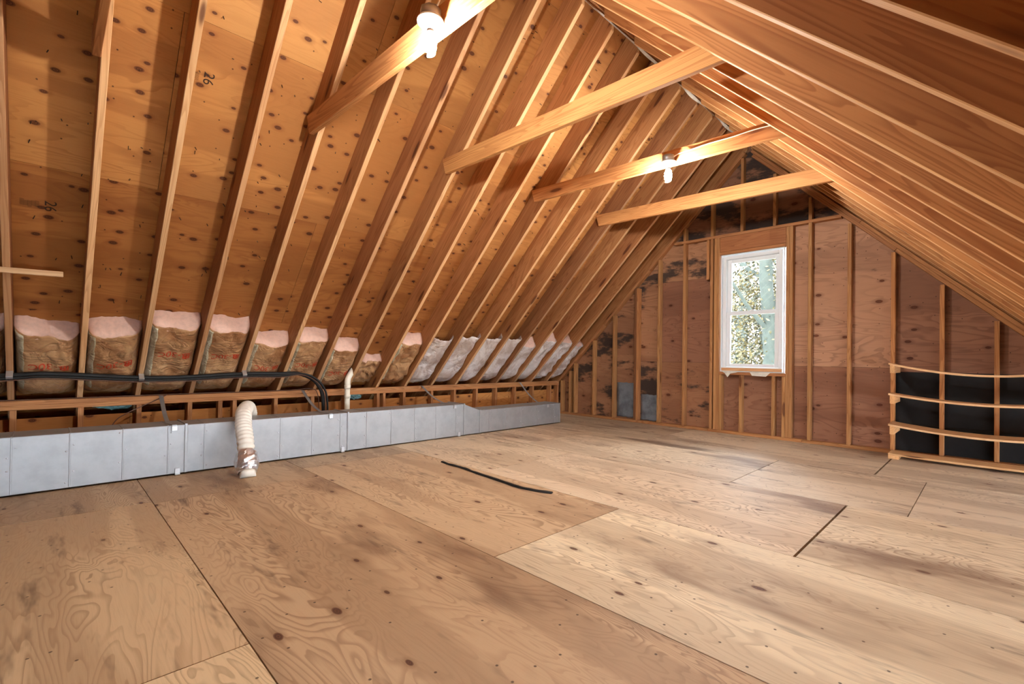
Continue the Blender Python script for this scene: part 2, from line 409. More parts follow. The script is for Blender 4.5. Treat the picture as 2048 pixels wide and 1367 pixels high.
# added unseen outer roof layer and siding keep the daylight out
def cover(pt, s0, s1, flip):
    a, b, c_, d = (pt(s0, YB-.1, -.016), pt(s1, YB-.1, -.016), pt(s1, .2, -.016), pt(s0, .2, -.016))
    bm = bmesh.new(); nn = (NL if not flip else NR)
    lo = [bm.verts.new(p) for p in (a, b, c_, d)]; hi = [bm.verts.new(p-nn*.03) for p in (a, b, c_, d)]
    bm.faces.new(lo); bm.faces.new(hi[::-1])
    for k in range(4): bm.faces.new((lo[k], hi[k], hi[(k+1) % 4], lo[(k+1) % 4]))
    bmesh.ops.recalc_face_normals(bm, faces=bm.faces)
    link('roof_light_block', bm_mesh(bm, 'roof_light_block'), 'dark', ceil)
cover(roofL, A0-.3, smaxL+.05, False); cover(roofR, smin-.05, smin+5.6, True)
# rafters
LY = [-9.27, -8.86, -8.45, -8.05, -7.65, -7.24, -6.84, -6.43, -6.035, -5.62, -5.215, -4.81, -4.41, -4.005, -3.61, -3.19, -2.765, -2.335, -1.93, -1.52, -1.115, -.72, -.30, .048]
RY = [-9.3, -8.9, -8.5, -8.05, -7.65, -7.24, -6.84, -6.43, -6.035, -5.79, -5.395, -5.022, -4.58, -4.145, -3.785, -3.36, -2.89, -2.43, -1.965, -1.50, -1.12, -.70, -.29, .048]
ltone = {-6.84: (.72, .55, .45), -5.62: (.80, .62, .5), -5.215: (.88, .74, .62), -4.41: (.78, .62, .52), -1.52: (.62, .5, .44), -.72: (.85, .7, .6)}
rb = .019  # half ridge board
def lit_edge_face(o):
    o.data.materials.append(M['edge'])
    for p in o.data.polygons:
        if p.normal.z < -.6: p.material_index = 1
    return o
def rafter(side, y, col, mat='lumber'):
    if side == 'L':
        s0 = -1.62; p0 = roofL(s0, y+.019, RD/2+.0005); x_end = XA-rb-.003
        s1 = (x_end-RD/2*NL.x)/DL.x; p1 = roofL(s1, y+.019, RD/2+.0005); k = 1/ML
        # local z = up = -NL ; plumb cut: x decreases with z
        return lit_edge_face(board('rafter', p0, p1, .038, RD-.001, mat, ceil, -NL, .003, col, cut1=NL.x/DL.x))
    else:
        x_st = XA+rb+.003; s0 = (x_st-RD/2*NR.x)/DR.x; s1 = smin+5.2
        p0, p1 = roofR(s0, y+.019, RD/2+.0005), roofR(s1, y+.019, RD/2+.0005)
        return lit_edge_face(board('rafter', p0, p1, .038, RD-.001, mat, ceil, -NR, .003, col, cut0=NR.x/DR.x))
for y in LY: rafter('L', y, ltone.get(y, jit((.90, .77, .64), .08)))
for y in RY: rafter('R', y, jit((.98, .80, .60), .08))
# ridge board and the torn paper hanging along it
zr = ZA+.03
boxobj('ridge_board', (XA-rb, YB, zr), (XA+rb, .088, zr+.27), 'lumber', ceil, .002, (.7, .58, .5))
bm = bmesh.new(); prev = None
ny = 120
for i in range(ny+1):
    y = -4.2+i*(4.15/ny); t = noise.noise(Vector((y*2.1, 3, 0)))
    wdt = .022+.03*abs(t); dx = .012*noise.noise(Vector((y*3, 9, 0)))
    a = bm.verts.new((XA-.012+dx, y, zr-.004)); b = bm.verts.new((XA+.012+dx+.02*t, y, zr-.012-wdt*.5)); c2 = bm.verts.new((XA+.006-.02*t, y, zr-.014-wdt))
    if prev:
        bm.faces.new((prev[0], prev[1], b, a)); bm.faces.new((prev[1], prev[2], c2, b))
    prev = (a, b, c2)
po = link('ridge_paper', bm_mesh(bm, 'ridge_paper'), 'paper', ceil); po['label'] = 'torn white paper strip along the ridge board'
md = po.modifiers.new('t', 'SOLIDIFY'); md.thickness = .001
# roofing nails poking through
bm = bmesh.new()
for i in range(420):
    y = random.uniform(-8.5, -.3); s = random.uniform(.0, 3.9)
    if any(abs(y-(q+.019)) < .04 for q in LY): continue
    p = roofL(s, y, 0); d = (NL+Vector((random.uniform(-.3, .3), random.uniform(-.3, .3), random.uniform(-.3, .3)))).normalized()
    tube_bm(bm, [p, p+d*random.uniform(.02, .04)], .0028, 4)
no = link('roofing_nail', bm_mesh(bm, 'roofing_nail'), 'nail', ceil); no['kind'] = 'stuff'
# stamped grade marks on the sheathing
def stamp(body, size, y, s, rot):
    me = text_mesh(body, size); o = roofL(s, y, .0035)
    ax = Vector((0, 1, 0)); ay = DL; az = ax.cross(ay)
    mw = Matrix(((ax.x, ay.x, az.x, o.x), (ax.y, ay.y, az.y, o.y), (ax.z, ay.z, az.z, o.z), (0, 0, 0, 1))) @ Matrix.Rotation(rot, 4, 'Z')
    link('grade_stamp', me, 'ink', ceil, mw)
for yy, ss_ in ((-5.885, 2.18), (-6.62, .98)):
    stamp('26', .085, yy, ss_, -math.pi/2)
    for j in range(5): stamp('|'*(7 if j % 2 else 9), .022, yy-.06-.018*j, ss_+random.uniform(-.01, .01), -math.pi/2)

# ================================================================== KNEE WALLS
kw = struct('wall_left', 'low framed knee wall under the rafters')
board('top_plate', (XK-.0445, YB, ZK+.019), (XK-.0445, .0, ZK+.019), .089, .0375, 'lumber', kw, color=(1.0, .86, .72))
board('top_plate', (XK-.0445, YB, ZK+.057), (XK-.0445, -3.98, ZK+.057), .089, .0375, 'lumber', kw, color=(.98, .84, .72))
board('top_plate', (XK-.0445, -3.975, ZK+.057), (XK-.0445, .0, ZK+.057), .089, .0375, 'lumber', kw, color=(.95, .88, .82))
board('bottom_plate', (XK-.0445, YB, .019), (XK-.0445, .0, .019), .089, .0375, 'lumber', kw)
for y in [-9.2, -8.8, -8.4, -8.0, -7.6, -7.24, -6.825, -6.422, -6.026, -5.632, -5.373, -5.243, -4.841, -4.441, -4.046, -3.609, -3.524, -3.229, -2.781, -2.379, -1.96, -1.557, -1.134, -.7, -.245, -.045]:
    board('stud', (XK-.0445, y+.019, .0385), (XK-.0445, y+.019, ZK-.001), .038, .088, 'lumber', kw, (1, 0, 0), color=jit((.95, .84, .74), .07))
for y0, y1 in ((YB, -8.5), (-8.5, -6.06), (-6.06, -3.62), (-3.62, -1.18), (-1.18, .0)):
    panel('backing_panel', [(0, 0), (y1-y0-.003, 0), (y1-y0-.003, .432), (0, .432)], (XK-.0955, y0, .002), (0, 1, 0), (0, 0, 1), .012, 'sheath', kw, jit((1, .92, .82), .05))
wr = struct('wall_right', 'low framed knee wall on the far right')
XR = (BR-.6)/MR
board('top_plate', (XR+.0445, YB, .57), (XR+.0445, .0, .57), .089, .038, 'lumber', wr)
board('bottom_plate', (XR+.0445, YB, .019), (XR+.0445, .0, .019), .089, .038, 'lumber', wr)
for i in range(24):
    y = -9.4+i*.4064
    board('stud', (XR+.0445, y, .0385), (XR+.0445, y, .55), .038, .088, 'lumber', wr, (1, 0, 0))

# ================================================================== GABLE WALL
gw = struct('wall_back', 'framed plywood gable wall with the window')
def zroof(x): return min(ML*x+BL, -MR*x+BR)
def stud(x, z0, z1, col=None, y0=0., d=.088, w_=.038, name='stud'):
    return board(name, (x+w_/2, y0+d/2, z0), (x+w_/2, y0+d/2, z1), w_, d, 'lumber', gw, (0, 1, 0), .003, col or jit((1.12, .98, .84), .07))
board('bottom_plate', (-.42, .0445, .019), (2.42, .0445, .019), .089, .0375, 'lumber', gw, color=(1.02, .92, .80))
board('bottom_plate', (2.423, .0445, .019), (3.60, .0445, .019), .089, .0375, 'lumber', gw, color=(1.05, .97, .85))
board('bottom_plate', (3.603, .0445, .019), (6.3, .0445, .019), .089, .0375, 'lumber', gw, color=(1.08, 1.0, .86))
zt = 2.718
board('mid_plate', (zt+.06-BL+.08, .0445, zt+.019), ((BR-zt-.125)/MR, .0445, zt+.019), .089, .037, 'lumber', gw, color=(.92, .78, .68))
RKL, RKR = .053, .108
for k in range(0, 16):
    x = S*k
    tl = ML*x+BL-RKL; tr = -MR*(x+.038)+BR-RKR
    top = min(tl, tr)-.002
    if x < 0 or top < .2: continue
    if k in (7, 8):
        stud(x, .0385, .808)
        stud(x, zt+.0385, top if k == 8 else min(top, ZA-.12))
    elif top > zt:
        stud(x, .0385, zt-.001); stud(x, zt+.0385, top)
    else:
        col = {3: (.42, .33, .30), 11: (1.1, .95, .74), 12: (1.1, .95, .76), 13: (1.1, .95, .74)}.get(k)
        stud(x, .0385, top, col)
stud(3*S+.040, .0385, ML*3*S+BL-RKL, (1.0, .86, .72))
stud(2.395-.012, 2.15, 2.715, (1.12, .98, .82), .0, .04)
stud(-.30, .0385, .60)
stud(-.11, .0385, .78)
# window framing: kings, jacks, header, sill
stud(2.495, .0385, zt-.001); stud(2.534, .0385, zt-.001, None)
stud(2.574, .0385, .808); stud(3.372, .0385, .808)
stud(3.411, .0385, zt-.001); stud(3.450, .0385, zt-.001)
board('header', (2.574, .03, 2.615), (3.409, .03, 2.615), .055, .203, 'lumber', gw, color=(.82, .62, .52))
board('head_plate', (2.574, .0445, 2.491), (3.409, .0445, 2.491), .089, .038, 'lumber', gw, color=(.95, .78, .66))
board('rough_sill', (2.574, .0445, .829), (3.409, .0445, .829), .089, .038, 'lumber', gw, color=(.95, .78, .66))
# rake plates
def rake(side, off, a, b, col, th=.0375):
    if side == 'L':
        f = lambda x: Vector((x, .0445, ML*x+BL)) + NL*(off+.0195)
        board('rake_plate', f(a), f(b), .089, th, 'lumber', gw, -NL, .003, col)
    else:
        f = lambda x: Vector((x, .0445, -MR*x+BR)) + NR*(off+.0195)
        board('rake_plate', f(a), f(b), .089, th, 'lumber', gw, -NR, .003, col)
rake('L', 0, -.40, .62, (1, .86, .74)); rake('L', 0, .623, 1.45, (1.02, .9, .78)); rake('L', 0, 1.453, XA-.06, (.86, .72, .62))
rake('R', 0, XA+.06, 4.2, (.86, .70, .6)); rake('R', 0, 4.203, 6.25, (1, .85, .70))
rake('R', .0385, XA+.1, 4.55, (.86, .70, .6)); rake('R', .0385, 4.553, 6.2, (1.0, .86, .7))
# gable sheathing, clipped to the roof
def gpanel(x0, x1, z0, z1, col, mould=0.):
    g = .0015
    poly = [(x0+g, z0+g), (x1-g, z0+g), (x1-g, z1-g), (x0+g, z1-g)]
    kL, kR = BL+RD*HL, BR+RD*HR
    poly = clip(poly, -ML, 1, kL)       # z - ML x <= kL
    poly = clip(poly, MR, 1, kR)
    if len(poly) < 3: return
    ox, oz = poly[0]
    panel('sheathing_panel', [(p[0]-ox, p[1]-oz) for p in poly], (ox, GY+.001+random.uniform(0, .002), oz), (1, 0, 0), (0, 0, 1), .013, 'gable', gw, (*col, 1-mould))
rd1, rd2, tan1, tan2 = (.72, .57, .50), (.80, .66, .58), (1.18, 1.10, 1.0), (.95, .86, .78)
gpanel(-1.4, .42, -.1, 1.5, (1.0, .84, .66), .62)
gpanel(.42, 1.24, -.1, 2.6, (1.0, .86, .68), .58)
gpanel(1.24, 1.66, -.1, .97, (.95, .84, .7), .62); gpanel(1.24, 1.66, .97, 2.19, (1.0, .86, .68), .5)
gpanel(1.66, 2.57, -.1, .97, (.98, .80, .62), .45); gpanel(1.66, 2.46, .97, 2.19, rd1, .05); gpanel(2.46, 2.57, .97, 2.5, rd1, .05)
gpanel(1.0, 2.46, 2.19, 2.74, (1.02, .9, .72), .55)
gpanel(2.57, 3.41, -.1, .83, rd2, .05); gpanel(2.46, 3.45, 2.5, 2.74, rd2, .3)
gpanel(3.41, 4.49, -.1, .945, (.78, .62, .54), .1); gpanel(3.41, 4.49, .945, 2.74, tan1, .3); 
gpanel(4.49, 7.2, -.1, .90, (.3, .25, .23), .6); gpanel(4.49, 7.2, .90, 2.74, rd2, .2)
gpanel(1.4, 2.87, 2.74, 4.4, (.72, .62, .56), .62); gpanel(2.87, 4.6, 2.74, 4.4, (.72, .62, .54), .58)
# black felt behind the shelves, one strip per stud bay
for k in (11, 12, 13, 14):
    x0, x1 = S*k+.039, S*(k+1)-.001
    for z0, z1 in ((.042, .33), (.332, .62), (.622, .905)):
        boxobj('felt_strip', (x0, GY-.007-random.uniform(0, .004), z0), (x1, GY-.002, z1), 'felt', gw, 0)
# plastic film scraps stuck between studs
def film(x0, x1, z0, z1, y=GY-.006):
    bm = bmesh.new(); nx, nz = 8, 18; vv = {}
    for i in range(nx+1):
        for j in range(nz+1):
            x = x0+(x1-x0)*i/nx; z = z0+(z1-z0)*j/nz
            vv[i, j] = bm.verts.new((x, y-.012*abs(noise.noise(Vector((x*9, z*7, 2))))-.004*noise.noise(Vector((x*30, z*30, 1))), z+.015*noise.noise(Vector((x*20, 0, 5)))*(j in (0, nz))))
    for i in range(nx):
        for j in range(nz): bm.faces.new((vv[i, j], vv[i+1, j], vv[i+1, j+1], vv[i, j+1]))
    o = link('plastic_film', bm_mesh(bm, 'plastic_film', True), 'film', None); o.modifiers.new('t', 'SOLIDIFY').thickness = .001
    return o
tag(film(2*S+.05, 3*S-.01, .06, .62), 'grey plastic film stapled between studs left of the dark stud', 'plastic film', 'film on the gable wall')
tag(film(3*S+.09, 4*S-.02, .045, .45), 'grey plastic film hanging right of the dark stud to the floor plate', 'plastic film', 'film on the gable wall')
def siding_light_block(parent, y, wx0, wx1, wz0, wz1):  # unseen layer added outside the sheathing to stop daylight at its seams
    for x0, x1, z0, z1 in ((-1.6, wx0, -.3, 4.6), (wx1, 7.5, -.3, 4.6), (wx0, wx1, -.3, wz0), (wx0, wx1, wz1, 4.6)):
        poly = [(x0, z0), (x1, z0), (x1, z1), (x0, z1)]
        poly = clip(poly, -ML, 1, BL+RD*HL+.02); poly = clip(poly, MR, 1, BR+RD*HR+.02)
        panel('siding_light_block', poly, (0, y, 0), (1, 0, 0), (0, 0, 1), .02, 'dark', parent)
siding_light_block(gw, GY+.016, 2.575, 3.408, .835, 2.485)
# wall behind the camera: closes the attic
wf = struct('wall_front', 'gable wall behind the viewer')
for x0, x1, z0, z1 in ((-1.4, 1.0, -.1, 2.44), (1.0, 3.44, -.1, 2.44), (3.44, 5.88, -.1, 2.44), (5.88, 7.3, -.1, 2.44), (1.0, 3.44, 2.44, 4.4), (3.44, 5.88, 2.44, 4.4)):
    poly = [(x0, z0), (x1-.003, z0), (x1-.003, z1-.003), (x0, z1-.003)]
    poly = clip(poly, -ML, 1, BL+RD*HL); poly = clip(poly, MR, 1, BR+RD*HR)
    if len(poly) > 2: panel('sheathing_panel', [(-p[0], p[1]) for p in poly][::-1], (0, YB, 0), (-1, 0, 0), (0, 0, 1), .013, 'gable', wf, (.95, .88, .8, 1))
siding_light_block(wf, YB-.016, 2.9, 2.901, 1.0, 1.001)

# ================================================================== WINDOW
win = struct('window_1', 'white double hung vinyl window')
def frame_bm(bm, x0, x1, z0, z1, y0, y1, t, tb=None, tt=None):
    tb = tb or t; tt = tt or t
    add_box(bm, (x0, y0, z0), (x0+t, y1, z1), .003); add_box(bm, (x1-t, y0, z0), (x1, y1, z1), .003)
    add_box(bm, (x0+t, y0, z0), (x1-t, y1, z0+tb), .003); add_box(bm, (x0+t, y0, z1-tt), (x1-t, y1, z1), .003)
bm = bmesh.new(); frame_bm(bm, 2.588, 3.392, .850, 2.468, .012, .088, .012, .012, .012)
link('shim_strip', bm_mesh(bm, 'shim_strip'), 'white', win)
bm = bmesh.new(); frame_bm(bm, 2.606, 3.366, .865, 2.448, .03, .125, .045, .05, .045)
link('frame', bm_mesh(bm, 'frame'), 'white', win)
bm = bmesh.new(); frame_bm(bm, 2.652, 3.320, 1.64, 2.402, .085, .115, .052, .045, .05)
us = link('upper_sash', bm_mesh(bm, 'upper_sash'), 'white', win)
boxobj('pane', (2.704, .098, 1.686), (3.268, .102, 2.352), 'glass', us, 0)
bm = bmesh.new(); frame_bm(bm, 2.652, 3.320, .916, 1.672, .05, .083, .052, .045, .045)
ls = link('lower_sash', bm_mesh(bm, 'lower_sash'), 'white', win)
boxobj('pane', (2.704, .063, .961), (3.268, .067, 1.627), 'glass', ls, 0)
boxobj('sash_lock', (2.96, .036, 1.672), (3.02, .06, 1.690), 'white', ls, .003)
board('stool', (2.606, .015, .884), (3.366, .015, .884), .03, .04, 'pale', win, color=(.9, .76, .68))
# torn paper under the sill
def flap(pts, name='torn_flashing'):
    bm = bmesh.new(); f = [bm.verts.new(p) for p in pts]; bm.faces.new(f)
    o = link(name, bm_mesh(bm, name), 'paper', win); o.modifiers.new('t', 'SOLIDIFY').thickness = .0015
flap([(2.60, .004, .862), (2.84, -.006, .852), (2.80, -.014, .838), (2.735, -.016, .826), (2.70, -.02, .775), (2.66, -.016, .83)])
flap([(2.98, -.004, .858), (3.24, -.004, .854), (3.19, -.022, .80), (3.02, -.024, .806)])

# ================================================================== COLLAR TIES
def tie(y, x0, z0, x1, z1, h, label, col):
    """x0,z0: bottom left corner; x1,z1: bottom right corner"""
    yc = y-.0195
    cx0 = 1/ML
    o = board('collar_tie', (x0, yc, z0+h/2), (x1, yc, z1+h/2), .038, h, 'tie', None, (0, 0, 1), .003, col, cut0=-.35, cut1=-.6)
    return tag(o, label, 'beam', 'collar ties under the ridge')
tie(-6.43, 1.68, 2.66, 4.30, 2.62, .14, 'collar tie seen end on beside a rafter in the upper left corner', (.85, .7, .62))
tie(-5.215, 1.60, 2.665, 4.34, 2.585, .15, 'collar tie carrying the large bare bulb nearest the viewer', (.95, .80, .68))
tie(-4.005, 1.655, 2.695, 4.33, 2.635, .145, 'bright wooden collar tie between the two bulbs, carrying no light', (1.08, .98, .82))
tie(-2.765, 1.62, 2.745, 4.25, 2.665, .135, 'collar tie carrying the farther bulb and a white cable', (1.0, .86, .74))
tie(-1.52, 1.60, 2.735, 4.22, 2.665, .15, 'collar tie closest to the gable window', (1.05, .92, .80))

# ================================================================== LIGHT FIXTURES
def fixture(x, y, z, label, wirepts=None):
    f = empty('light_fixture'); tag(f, label, 'light', 'bare bulb fixtures on the collar ties')
    lathe('junction_box', [(.0, .0), (.052, .0), (.052, .05), (.048, .053), (.0, .053)], (x, y, z), 'box', f, seg=8)
    lh = lathe('lamp_holder', [(.0, .0), (.062, .0), (.066, -.006), (.064, -.014), (.034, -.020), (.024, -.024), (.022, -.05), (.018, -.052), (.0, -.052)], (x, y, z), 'porc', f, seg=28)
    # compact fluorescent: ballast + spiral tube
    bl = lathe('bulb_base', [(.0, -.052), (.017, -.052), (.022, -.062), (.024, -.078), (.018, -.084), (.0, -.084)], (x, y, z), 'porc', f, seg=20)
    path = []
    turns, n = 3.5, 70
    for i in range(n+1):
        t = i/n; a = t*turns*2*math.pi; r = .020+.006*math.sin(min(1, t*1.1)*math.pi)
        path.append((x+r*math.cos(a), y+r*math.sin(a), z-.082-.085*t))
    tube('bulb', path, .0075, 'bulb', f, 8)
    if wirepts: tube('cable', catmull(wirepts, 8), .0042, 'whitewire', f, 8)
    return f
fixture(3.305, -5.308, 2.657, 'large bare glowing bulb near the top of the picture', [(3.36, -5.308, 2.70), (3.385, -5.30, 2.74), (3.37, -5.285, 2.79), (3.3, -5.275, 2.83), (3.2, -5.27, 2.9)])
fixture(3.286, -2.860, 2.707, 'farther bare glowing bulb in front of the gable wall', [(3.336, -2.860, 2.735), (3.37, -2.83, 2.765), (3.45, -2.81, 2.775), (3.6, -2.808, 2.782), (3.8, -2.808, 2.776), (4.0, -2.808, 2.778), (4.2, -2.808, 2.758)])

# ================================================================== INSULATION BATTS
def batt(y0, y1, Xpaper, Xpink, label, far=False, pinkn=.16, text=True, seed=0, bulge=.205, crumple=.0, tilt=0., slim=False):
    """fills a rafter bay y0..y1; Xpaper / Xpink: world X at the top edge of paper and of the fibreglass"""
    b = empty('insulation_batt'); tag(b, label, 'insulation', 'insulation batts between the rafters')
    sb, sp_, sk = -.86, (Xpaper-.706*.2)/.7083, (Xpink-.706*.10)/.7083-.15
    if sk < sp_+.03: sk = sp_+.03
    ya, yb = y0+.040, y1-.002; W = yb-ya
    def top_n(u, s):
        e = 1-abs(2*u-1)**6; n = .10+(bulge-.10)*e
        n += .026*noise.noise(Vector((u*3, s*5, seed)))+.022*(abs(noise.noise(Vector((u*5+s*5, s*6, seed+4))))-.25)*(1+1.5*crumple)
        lowf = max(0, min(1, (s-sb)/.22)); n *= .35+.65*lowf**.6
        n += .03*crumple*noise.noise(Vector((u*6, s*14, seed+9)))
        return max(.03, min(.235, n))
    def edge(u, base): return base+.035*noise.noise(Vector((u*2.5, seed*3.1, 1)))+.010*noise.noise(Vector((u*13, seed, 2)))+tilt*(u-.5)
    def P_(u, s, n): return roofL(s, ya+W*u, n)
    # fibreglass body: grid from below the paper edge to the top, dropping to the sheathing
    nu, nv = 16, 10; bm = bmesh.new(); g = {}
    for i in range(nu+1):
        u = i/nu; e1 = edge(u, sp_)-.05; e2 = edge(u+.3, sk)
        for j in range(nv+1):
            t = j/nv; s = e1+(e2-e1)*t
            n = (top_n(u, s)-.004)*(1-t**3.2)+.004+.010*noise.noise(Vector((u*22, s*26, seed)))*min(1, t*3)
            if t == 0: n -= .01
            g[i, j] = bm.verts.new(P_(u, s, max(.003, n)))
    for i in range(nu):
        for j in range(nv): bm.faces.new((g[i, j], g[i+1, j], g[i+1, j+1], g[i, j+1]))
    # close sides and the underside against the roof
    low = {(i, j): bm.verts.new(P_(i/nu, 0, 0)) for i in (0, nu) for j in range(nv+1)}
    for (i, j), v in low.items():
        q = g[i, j].co; rel = q-AL; s = rel.dot(DL); v.co = roofL(s, q.y, .001)
    for i in (0, nu):
        for j in range(nv): bm.faces.new((g[i, j], g[i, j+1], low[i, j+1], low[i, j]))
    bmesh.ops.recalc_face_normals(bm, faces=bm.faces)
    if not slim: link('fibreglass', bm_mesh(bm, 'fibreglass', True), 'pink', b)
    # paper facing
    nu, nv = 26, 40; bm = bmesh.new(); g = {}
    def paper_pt(u, v, lift=0):
        s = sb+(edge(u, sp_)-sb)*v
        return P_(u, s, top_n(u, s)+.003+lift+.006*noise.noise(Vector((u*5+s*9, s*4, seed+7))))
    for i in range(nu+1):
        for j in range(nv+1): g[i, j] = bm.verts.new(paper_pt(i/nu, j/nv))
    for i in range(nu):
        for j in range(nv): bm.faces.new((g[i, j], g[i+1, j], g[i+1, j+1], g[i, j+1]))
    pf = link('paper_facing', bm_mesh(bm, 'paper_facing', True), 'kraftlit' if far else 'kraft', b)
    md = pf.modifiers.new('t', 'SOLIDIFY'); md.thickness = .0015
    # stapling flange on the left edge of the paper
    if not slim:
        bm = bmesh.new(); gg = {}
        for j in range(21):
            v = .18+.80*j/20
            for i in range(5):
                u = .012+(.13+.03*noise.noise(Vector((j*.4, seed, 0))))*i/4
                gg[i, j] = bm.verts.new(paper_pt(u, v, .004+.005*abs(noise.noise(Vector((i, j*.7, seed))))))
        for i in range(4):
            for j in range(20): bm.faces.new((gg[i, j], gg[i+1, j], gg[i+1, j+1], gg[i, j+1]))
        fl = link('paper_flange', bm_mesh(bm, 'paper_flange', True), 'flange', pf); fl.modifiers.new('t', 'SOLIDIFY').thickness = .001
    if text:
        me = text_mesh('R-30C', .085)
        bt = bmesh.new(); bt.from_mesh(me); bmesh.ops.subdivide_edges(bt, edges=bt.edges, cuts=2); bt.to_mesh(me); bt.free()
        uc, vc = .42, text
        Ls = edge(uc, sp_)-sb
        def warp(x, y):   # rotated half a turn: the print is upside down
            u = uc+x/W; return paper_pt(min(.98, max(.02, u)), vc+y/Ls, .011)
        for vtx in me.vertices: vtx.co = warp(vtx.co.x*-1+.03, -vtx.co.y)
        link('print', me, 'red', pf)
        bm = bmesh.new()
        for (xa, xb, ya_, yb_) in ((.105, .155, -.03, -.02), (.105, .155, .02, .03), (.105, .115, -.02, .02), (.145, .155, -.02, .02), (.12, .14, -.01, .01)):
            vs_ = [bm.verts.new(warp(xa+(xb-xa)*i, ya_+(yb_-ya_)*j)) for i, j in ((0, 0), (1, 0), (1, 1), (0, 1))]
            bm.faces.new(vs_)
        link('print', bm_mesh(bm, 'print'), 'red', pf)
        bm = bmesh.new()
        for k2 in range(6):
            yy = -.07-.028*k2 if k2 < 3 else .05+.03*(k2-3)
            pr = None
            for i in range(13):
                xx = -.12+.24*i/12; a = bm.verts.new(warp(xx, yy)); b2 = bm.verts.new(warp(xx, yy+.0025))
                if pr: bm.faces.new((pr[0], a, b2, pr[1]))
                pr = (a, b2)
        link('print', bm_mesh(bm, 'print'), 'ink', pf)
    return b
bl_ = [(-7.24, -6.84, .10, .12, 'partly cut off insulation batt at the left edge of the picture', {}),
 (-6.84, -6.43, .085, .115, 'insulation batt with arched pink top in the leftmost full rafter bay', dict(text=.60, tilt=-.06)),
 (-6.43, -6.035, .11, .11, 'insulation batt in the second bay from left, wide flange and crumpled paper', dict(text=.60)),
 (-6.035, -5.62, .20, .20, 'tallest kraft faced insulation batt, third bay from the left', dict(text=.66)),
 (-5.62, -5.215, .185, .20, 'kraft insulation batt in the fourth bay from the left, above the duct joint', dict(text=.66)),
 (-5.215, -4.81, .065, .09, 'insulation batt in the fifth bay with a notched pink top above the white hose', dict(text=.58)),
 (-4.81, -4.41, .12, .11, 'kraft insulation batt above the bend of the black line set', dict(text=.58)),
 (-4.41, -4.005, .03, .01, 'short insulation batt just left of the cream vent pipe', dict(text=.5)),
 (-4.005, -3.61, -.15, -.16, 'low crumpled insulation batt tucked behind the cream vent pipe', dict(text=False, crumple=1., bulge=.12)),
 (-3.61, -3.19, .125, .115, 'torn insulation batt with pink top, second bay right of the vent pipe', dict(text=False, crumple=.6)),
 (-3.19, -2.765, .20, .16, 'window-lit insulation batt, third bay right of the vent pipe', dict(text=False, slim=True, far=True, crumple=.4)),
 (-2.765, -2.335, .25, .20, 'window-lit insulation batt, fourth bay right of the vent pipe', dict(text=False, slim=True, far=True)),
 (-2.335, -1.93, .25, .20, 'window-lit insulation batt, fifth bay right of the vent pipe', dict(text=False, slim=True, far=True)),
 (-1.93, -1.52, .26, .21, 'window-lit insulation batt, sixth bay right of the vent pipe', dict(text=False, slim=True, far=True)),
 (-1.52, -1.115, .16, .20, 'pale insulation batt with large white fibre top, fourth bay from the gable wall', dict(text=False, far=True)),
 (-1.115, -.72, .25, .29, 'tall pale insulation batt, third bay from the gable wall', dict(text=False, far=True)),
 (-.72, -.30, .24, .20, 'ragged pale insulation batt, second bay from the gable wall', dict(text=False, far=True, crumple=.6)),
 (-.30, .048, .20, .16, 'narrow insulation batt in the last bay beside the gable wall', dict(text=False, far=True, crumple=.6))]
for i, (a, b_, xp, xk_, lab, kw_) in enumerate(bl_):
    kw_.setdefault('text', False)
    batt(a, b_, xp, xk_, lab, seed=i*1.7+.3, **kw_)

# ================================================================== AIR DUCT
duct = empty('air_duct'); tag(duct, 'long rectangular galvanised steel air duct on the floor along the knee wall', 'duct')
DX0, DX1 = .20, .53
def dsect(y0, y1, h, h2=None, beads=()):
    h2 = h2 or h
    bm = bmesh.new(); add_box(bm, (DX0, y0, .012), (DX1, y1, h), 0)
    for v in bm.verts:
        if v.co.z > .1 and v.co.y > (y0+y1)/2: v.co.z = h2
    bmesh.ops.bevel(bm, geom=list(bm.edges), offset=.003, segments=1, affect='EDGES', profile=.5)
    s_ = link('duct_section', bm_mesh(bm, 'duct_section'), 'galv', duct, None, jit((1, 1, 1), .03))
    for y in beads:
        bm = bmesh.new(); add_box(bm, (DX1-.001, y-.005, .016), (DX1+.0035, y+.005, h-.004), .002)
        add_box(bm, (DX0+.002, y-.005, h-.001), (DX1-.002, y+.005, h+.003), .0015)
        link('bead', bm_mesh(bm, 'bead'), 'galv', s_)
        for zf in (.12, .38, .62, .86):
            if random.random() < .75: lathe('screw', [(.0, 0), (.006, 0), (.0055, .003), (.0, .0042)], (DX1, y+random.choice((-.02, .02)), h*zf+random.uniform(-.03, .03)), 'clip', s_, (1, 0, 0), 8)
    return s_
dsect(-9.0, -5.795, .408, beads=(-8.6, -8.3, -8.0, -7.7, -7.4, -7.08, -6.778, -6.488, -6.192, -5.91))
dsect(-5.785, -4.40, .405, beads=(-5.66, -5.35, -5.054, -4.761, -4.477))
dsect(-4.39, -2.875, .402, beads=(-4.188, -3.894, -3.594, -3.297, -2.999))
dsect(-2.865, -2.612, .400, .308)
dsect(-2.602, -1.0, .308, beads=(-2.45, -2.141, -1.831, -1.5, -1.13))
for y, h in ((-5.79, .408), (-4.395, .404), (-2.87, .402), (-2.607, .308)):
    bm = bmesh.new()
    add_box(bm, (DX1-.001, y-.010, .012), (DX1+.009, y+.010, h+.009), .002)
    add_box(bm, (DX0-.009, y-.010, h-.001), (DX1, y+.010, h+.009), .002)
    add_box(bm, (DX0-.009, y-.010, .012), (DX0+.001, y+.010, h), .002)
    link('drive_cleat', bm_mesh(bm, 'drive_cleat'), 'galv', duct)
boxobj('end_cap', (DX0-.004, -1.0, .012), (DX1+.004, -.985, .312), 'galv', duct, .002)
